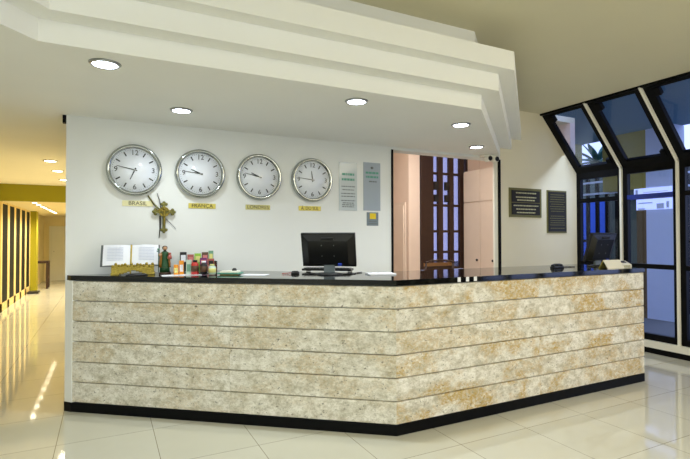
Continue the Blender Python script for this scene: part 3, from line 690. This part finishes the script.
# magazines / tray
t = thing('glass_tray', 'shallow greenish glass tray on small feet, right of the leaflet rack', 'tray', (0.92, 3.93, ZT), -0.5)
obj('tray', box(B(), -0.095, 0.095, -0.06, 0.06, 0.008, 0.018, 0.002), 'board_green', t)
obj('base', box(B(), -0.075, 0.075, -0.045, 0.045, 0.0, 0.008, 0.002), 'plate_olive', t)
tag(obj('magazine', box(B(), -0.075, 0.075, -0.05, 0.05, 0, 0.012, 0.001), 'paper_cream', None, (0.92, 3.935, ZT + 0.0185), (0, 0, -0.45)), 'cream folded magazine lying on the greenish tray', 'magazine')
tag(obj('round_seal', lathe(B(), [(0.02, 0), (0.02, 0.008), (0.012, 0.02), (0, 0.022)], 16, c=(0.955, 3.94, ZT + 0.031)), 'dark_plastic', None), 'small dark round seal on top of the cream magazine', 'seal')
tag(obj('paper_sheet', box(B(), -0.10, 0.10, -0.07, 0.07, 0, 0.002), 'paper', None, (1.09, 3.80, ZT), (0, 0, -0.6)), 'white paper sheet lying on the counter right of the greenish tray', 'paper')
t = thing('stapler', 'small dark stapler with red lead, left of the near monitor', 'stapler', (1.415, 3.74, ZT), -0.3)
obj('body', lathe(B(), [(0.035, 0), (0.036, 0.012), (0.025, 0.024), (0, 0.026)], 18, sy=0.6), 'dark_plastic', t)
obj('red_lead', tube(B(), [(-0.11, 0.0, 0.006), (-0.07, 0.012, 0.006), (-0.033, 0.0, 0.010)], 0.003), 'red', t)

# monitors
def monitor(loc, rz, wd, ht, z_low, lean, label, stand='grey_plastic', turn=0.0):
    t = thing('monitor', label, 'monitor', loc, rz)
    mt = Matrix.Translation((0, 0, z_low)) @ Matrix.Rotation(turn, 4, 'Z') @ Matrix.Rotation(lean, 4, 'X')
    def M_(bm): bmesh.ops.transform(bm, matrix=mt, verts=bm.verts); return bm
    obj('bezel', M_(box(B(), -wd / 2, wd / 2, 0.0, 0.03, 0, ht, 0.004)), 'black_plastic', t)
    bm = B()     # tapered rear shell
    a = [(-wd / 2 + 0.01, 0, 0.01), (wd / 2 - 0.01, 0, 0.01), (wd / 2 - 0.01, 0, ht - 0.01), (-wd / 2 + 0.01, 0, ht - 0.01)]
    c = [(-wd / 2 + 0.06, -0.028, 0.03), (wd / 2 - 0.06, -0.028, 0.03), (wd / 2 - 0.06, -0.028, ht - 0.055), (-wd / 2 + 0.06, -0.028, ht - 0.055)]
    va = [bm.verts.new(p) for p in a]; vc = [bm.verts.new(p) for p in c]; bm.faces.new(va[::-1]); bm.faces.new(vc)
    for i in range(4): bm.faces.new((va[i], va[(i + 1) % 4], vc[(i + 1) % 4], vc[i]))
    bmesh.ops.recalc_face_normals(bm, faces=bm.faces)
    sh = obj('rear_shell', M_(bm), 'black_plastic', t)
    obj('vent', M_(box(B(), -0.05, 0.05, -0.030, -0.008, ht - 0.045, ht - 0.030)), 'ink', sh)
    for sx in (-0.05, 0.05):
        for z in (0.10, 0.19): obj('screw', M_(cyl(B(), (sx, -0.028, z), (sx, -0.0295, z), 0.004)), 'steel', sh)
    obj('connector', M_(box(B(), 0.08, 0.11, -0.045, -0.026, 0.02, 0.04)), 'blue', t)
    obj('screen', M_(box(B(), -wd / 2 + 0.015, wd / 2 - 0.015, 0.03, 0.031, 0.015, ht - 0.015)), 'ink', t)
    obj('neck', box(B(), -0.045, 0.045, -0.012, 0.014, 0.015, z_low + 0.05, 0.004), stand, t)
    obj('base', lathe(B(), [(0.11, 0), (0.11, 0.008), (0.08, 0.016), (0.0, 0.018)], 28, sy=0.7), 'dark_plastic', t)
    return t
monitor((1.642, 3.55, ZT), RA + 0.02, 0.445, 0.282, 0.066, 0.30, 'black flat monitor seen from behind, on the counter before the white wall')
monitor((4.50, 3.20, ZT), 0.05, 0.38, 0.30, 0.05, 0.30, 'black monitor seen from behind at right counter end by the windows', 'grey_plastic', -0.05)
t = thing('keyboard', 'slim black keyboard on the counter behind the near monitor', 'keyboard', (1.76, 3.84, ZT), RA)
obj('case', box(B(), -0.22, 0.22, -0.07, 0.07, 0.012, 0.03, 0.004), 'black_plastic', t)
bm = B()
for i in range(14):
    for j in range(4): box(bm, -0.205 + i * 0.0295, -0.205 + i * 0.0295 + 0.025, -0.055 + j * 0.028, -0.055 + j * 0.028 + 0.023, 0.03, 0.036)
obj('keys', bm, 'dark_plastic', t)
for s in (-0.19, 0.19): obj('foot', box(B(), s - 0.02, s + 0.02, 0.04, 0.06, 0, 0.012), 'black_plastic', t)
tag(obj('monitor_cable', tube(B(), [(1.76, 3.49, ZT + 0.004), (1.85, 3.50, ZT + 0.004), (1.90, 3.56, ZT + 0.004), (1.97, 3.60, ZT + 0.004)], 0.004), 'ink'), 'thin dark cable looping right of the near monitor foot', 'cable')
tag(obj('paper_sheet', box(B(), -0.11, 0.11, -0.08, 0.08, 0, 0.010, 0.001), 'paper', None, (2.02, 3.37, ZT), (0, 0, -0.25)), 'thick white paper pad lying right of the near monitor', 'paper')

# right end of the counter
t = thing('telephone', 'low dark telephone handset lying on the counter at right', 'telephone', (3.93, 3.22, ZT), 0.05)
bm = B(); box(bm, -0.075, 0.075, -0.025, 0.025, 0, 0.018, 0.006); obj('base', bm, 'dark_plastic', t)
obj('handset', tube(B(), [(-0.07, 0, 0.022), (-0.045, 0, 0.032), (0.045, 0, 0.032), (0.07, 0, 0.022)], [0.016, 0.012, 0.012, 0.016]), 'dark_plastic', t)
obj('cord', tube(B(), [(0.07, 0, 0.008), (0.14, 0.03, 0.005), (0.24, 0.04, 0.005), (0.30, 0.02, 0.005)], 0.004), 'ink', t)
t = thing('tent_sign', 'cream folded tent sign on the right end of the counter', 'sign', (4.385, 2.97, ZT), -0.12)
bm = B(); prism(bm, [(-0.055, 0.0), (-0.05, 0.0), (0.003, 0.075), (-0.003, 0.08)], -0.105, 0.105, 'x'); obj('front_panel', bm, 'paper_cream', t)
bm = B(); prism(bm, [(0.05, 0.0), (0.055, 0.0), (0.003, 0.08), (-0.002, 0.074)], -0.105, 0.105, 'x'); obj('rear_panel', bm, 'plate_gold', t)
t = thing('card_terminal', 'small cream card terminal beside the tent sign at counter end', 'card terminal', (4.575, 2.99, ZT), -0.05)
bm = B(); prism(bm, [(-0.05, 0.0), (0.06, 0.0), (0.06, 0.06), (0.02, 0.065), (-0.05, 0.03)], -0.045, 0.075, 'x'); obj('body', bm, 'paper_cream', t)
obj('display', prism(B(), [(-0.020, 0.0462), (0.012, 0.062), (0.012, 0.0645), (-0.020, 0.0487)], -0.03, 0.045, 'x'), 'ink', t)
bm = B()
for i in range(4):
    for j in range(2): box(bm, -0.035 + i * 0.024, -0.018 + i * 0.024, -0.0525, -0.049, 0.005 + j * 0.011, 0.012 + j * 0.011)
obj('keys', bm, 'plate_olive', t)

# ------------------------------------------------------------------ outdoors beyond the glass
struct('floor_outdoor', box(B(), 6.1, 30, -6, 22, -0.14, -0.02), 'out_floor')
tag(obj('canopy', box(B(), 6.0, 8.7, -5.0, 8.0, 3.28, 3.42), 'out_canopy'), 'flat blue-grey canopy over the walk outside the windows', 'canopy')
tag(obj('pale_column', box(B(), 8.45, 8.75, 4.60, 5.07, -0.02, 3.28), 'out_pale'), 'broad pale bluish column outside the second window', 'column')
tag(obj('olive_beam', box(B(), 8.45, 8.70, 5.07, 5.88, 2.25, 3.28), 'out_wall'), 'deep olive wall panel under the canopy outside the windows', 'wall panel')
tag(obj('brown_column', box(B(), 8.45, 8.70, 5.07, 5.24, -0.02, 2.25), 'out_brown'), 'narrow brown column beside the pale column outdoors', 'column')
tag(obj('grey_green_panel', box(B(), 8.50, 8.60, 5.24, 5.62, -0.02, 2.25), 'out_green'), 'grey-green upright panel left of the brown column outdoors', 'panel')
tag(obj('olive_wall', box(B(), 8.45, 8.70, 6.50, 8.0, -0.02, 3.28), 'out_wall'), 'olive end wall outside, seen through the first window', 'wall')
t = thing('reflection_strip', 'bright bluish-white reflection in the second window, built as a glowing strip outside', 'reflection', (8.44, 5.0, 2.0))  # glowing stand-in for a reflection in the panes; no window stands here
obj('reflection_band', box(B(), -0.01, 0, -0.37, 0.27, 0.10, 0.25), 'reflection_glow', t); obj('reflection_band', box(B(), -0.01, 0, -0.37, 0.23, -0.13, 0.06), 'reflection_glow', t)
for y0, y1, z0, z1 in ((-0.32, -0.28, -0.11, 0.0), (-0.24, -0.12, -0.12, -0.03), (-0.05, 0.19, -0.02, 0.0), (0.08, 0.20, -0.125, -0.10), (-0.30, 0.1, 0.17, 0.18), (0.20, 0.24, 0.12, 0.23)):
    obj('reflection_mark', box(B(), -0.016, -0.01, y0, y1, z0, z1), 'out_pale', t)  # mid-tone marks inside the imitated reflection
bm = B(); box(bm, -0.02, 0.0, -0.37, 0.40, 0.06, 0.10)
obj('blue_bar', bm, 'blue_lit_bar', t)
t = thing('garden_fence', 'dark railing of upright bars outside the first window', 'fence', (9.6, 6.0, -0.02))
bm = B(); box(bm, -0.03, 0.03, -2.2, 2.2, 1.30, 1.36); box(bm, -0.03, 0.03, -2.2, 2.2, 0.1, 0.16); obj('rail', bm, 'black_frame', t)
for z in (2.36, 2.61): obj('highlight_streak', box(B(), -0.03, 0.03, -2.2, 2.2, z - 0.02, z + 0.02), 'out_pale', t)  # pale highlight streaks, built as bars across the fence
for k in range(20): obj('bar', box(B(), -0.025, 0.025, -2.15 + k * 0.225, -2.08 + k * 0.225, 0.0, 2.7), 'black_frame', t)
tag(obj('garden_wall', box(B(), 11.15, 11.3, 5.6, 12.0, -0.02, 2.95), 'out_green'), 'dark grey-green garden wall behind the railing outdoors', 'wall')
tag(obj('blue_hoarding', box(B(), 11.0, 11.1, 7.6, 8.3, -0.02, 2.3), 'blue_wall'), 'bright blue hoarding behind the dark railing outdoors', 'hoarding')
t = thing('palm_tree', 'palm tree against the pale sky outside the first window', 'palm tree', (14.6, 10.3, -0.02))
obj('trunk', tube(B(), [(0, 0, 0), (0.05, 0, 1.9), (0.0, 0.05, 3.85)], [0.16, 0.12, 0.10]), 'trunk', t)
bm = B(); rnd = random.Random(5)
for k in range(34):
    az = k * 2.4; el = 1.25 - 1.5 * (k / 34); ln = 0.75 + rnd.random() * 0.3; p = Vector((0, 0.05, 3.85)); d = Vector((math.cos(az) * math.cos(el), math.sin(az) * math.cos(el), math.sin(el)))
    side = d.cross(Vector((0, 0, 1))).normalized(); prevv = None
    for i in range(8):
        wdt = 0.10 * math.sin(PI * (i + 0.6) / 8.6); pts = [p + side * wdt - Vector((0, 0, wdt * 0.5)), p, p - side * wdt - Vector((0, 0, wdt * 0.5))]
        vs = [bm.verts.new(q) for q in pts]
        if prevv: bm.faces.new((prevv[0], prevv[1], vs[1], vs[0])); bm.faces.new((prevv[1], prevv[2], vs[2], vs[1]))
        prevv = vs; p = p + d * ln / 8; d = (d + Vector((0, 0, -0.14))).normalized()
obj('crown', bm, 'palm', t)
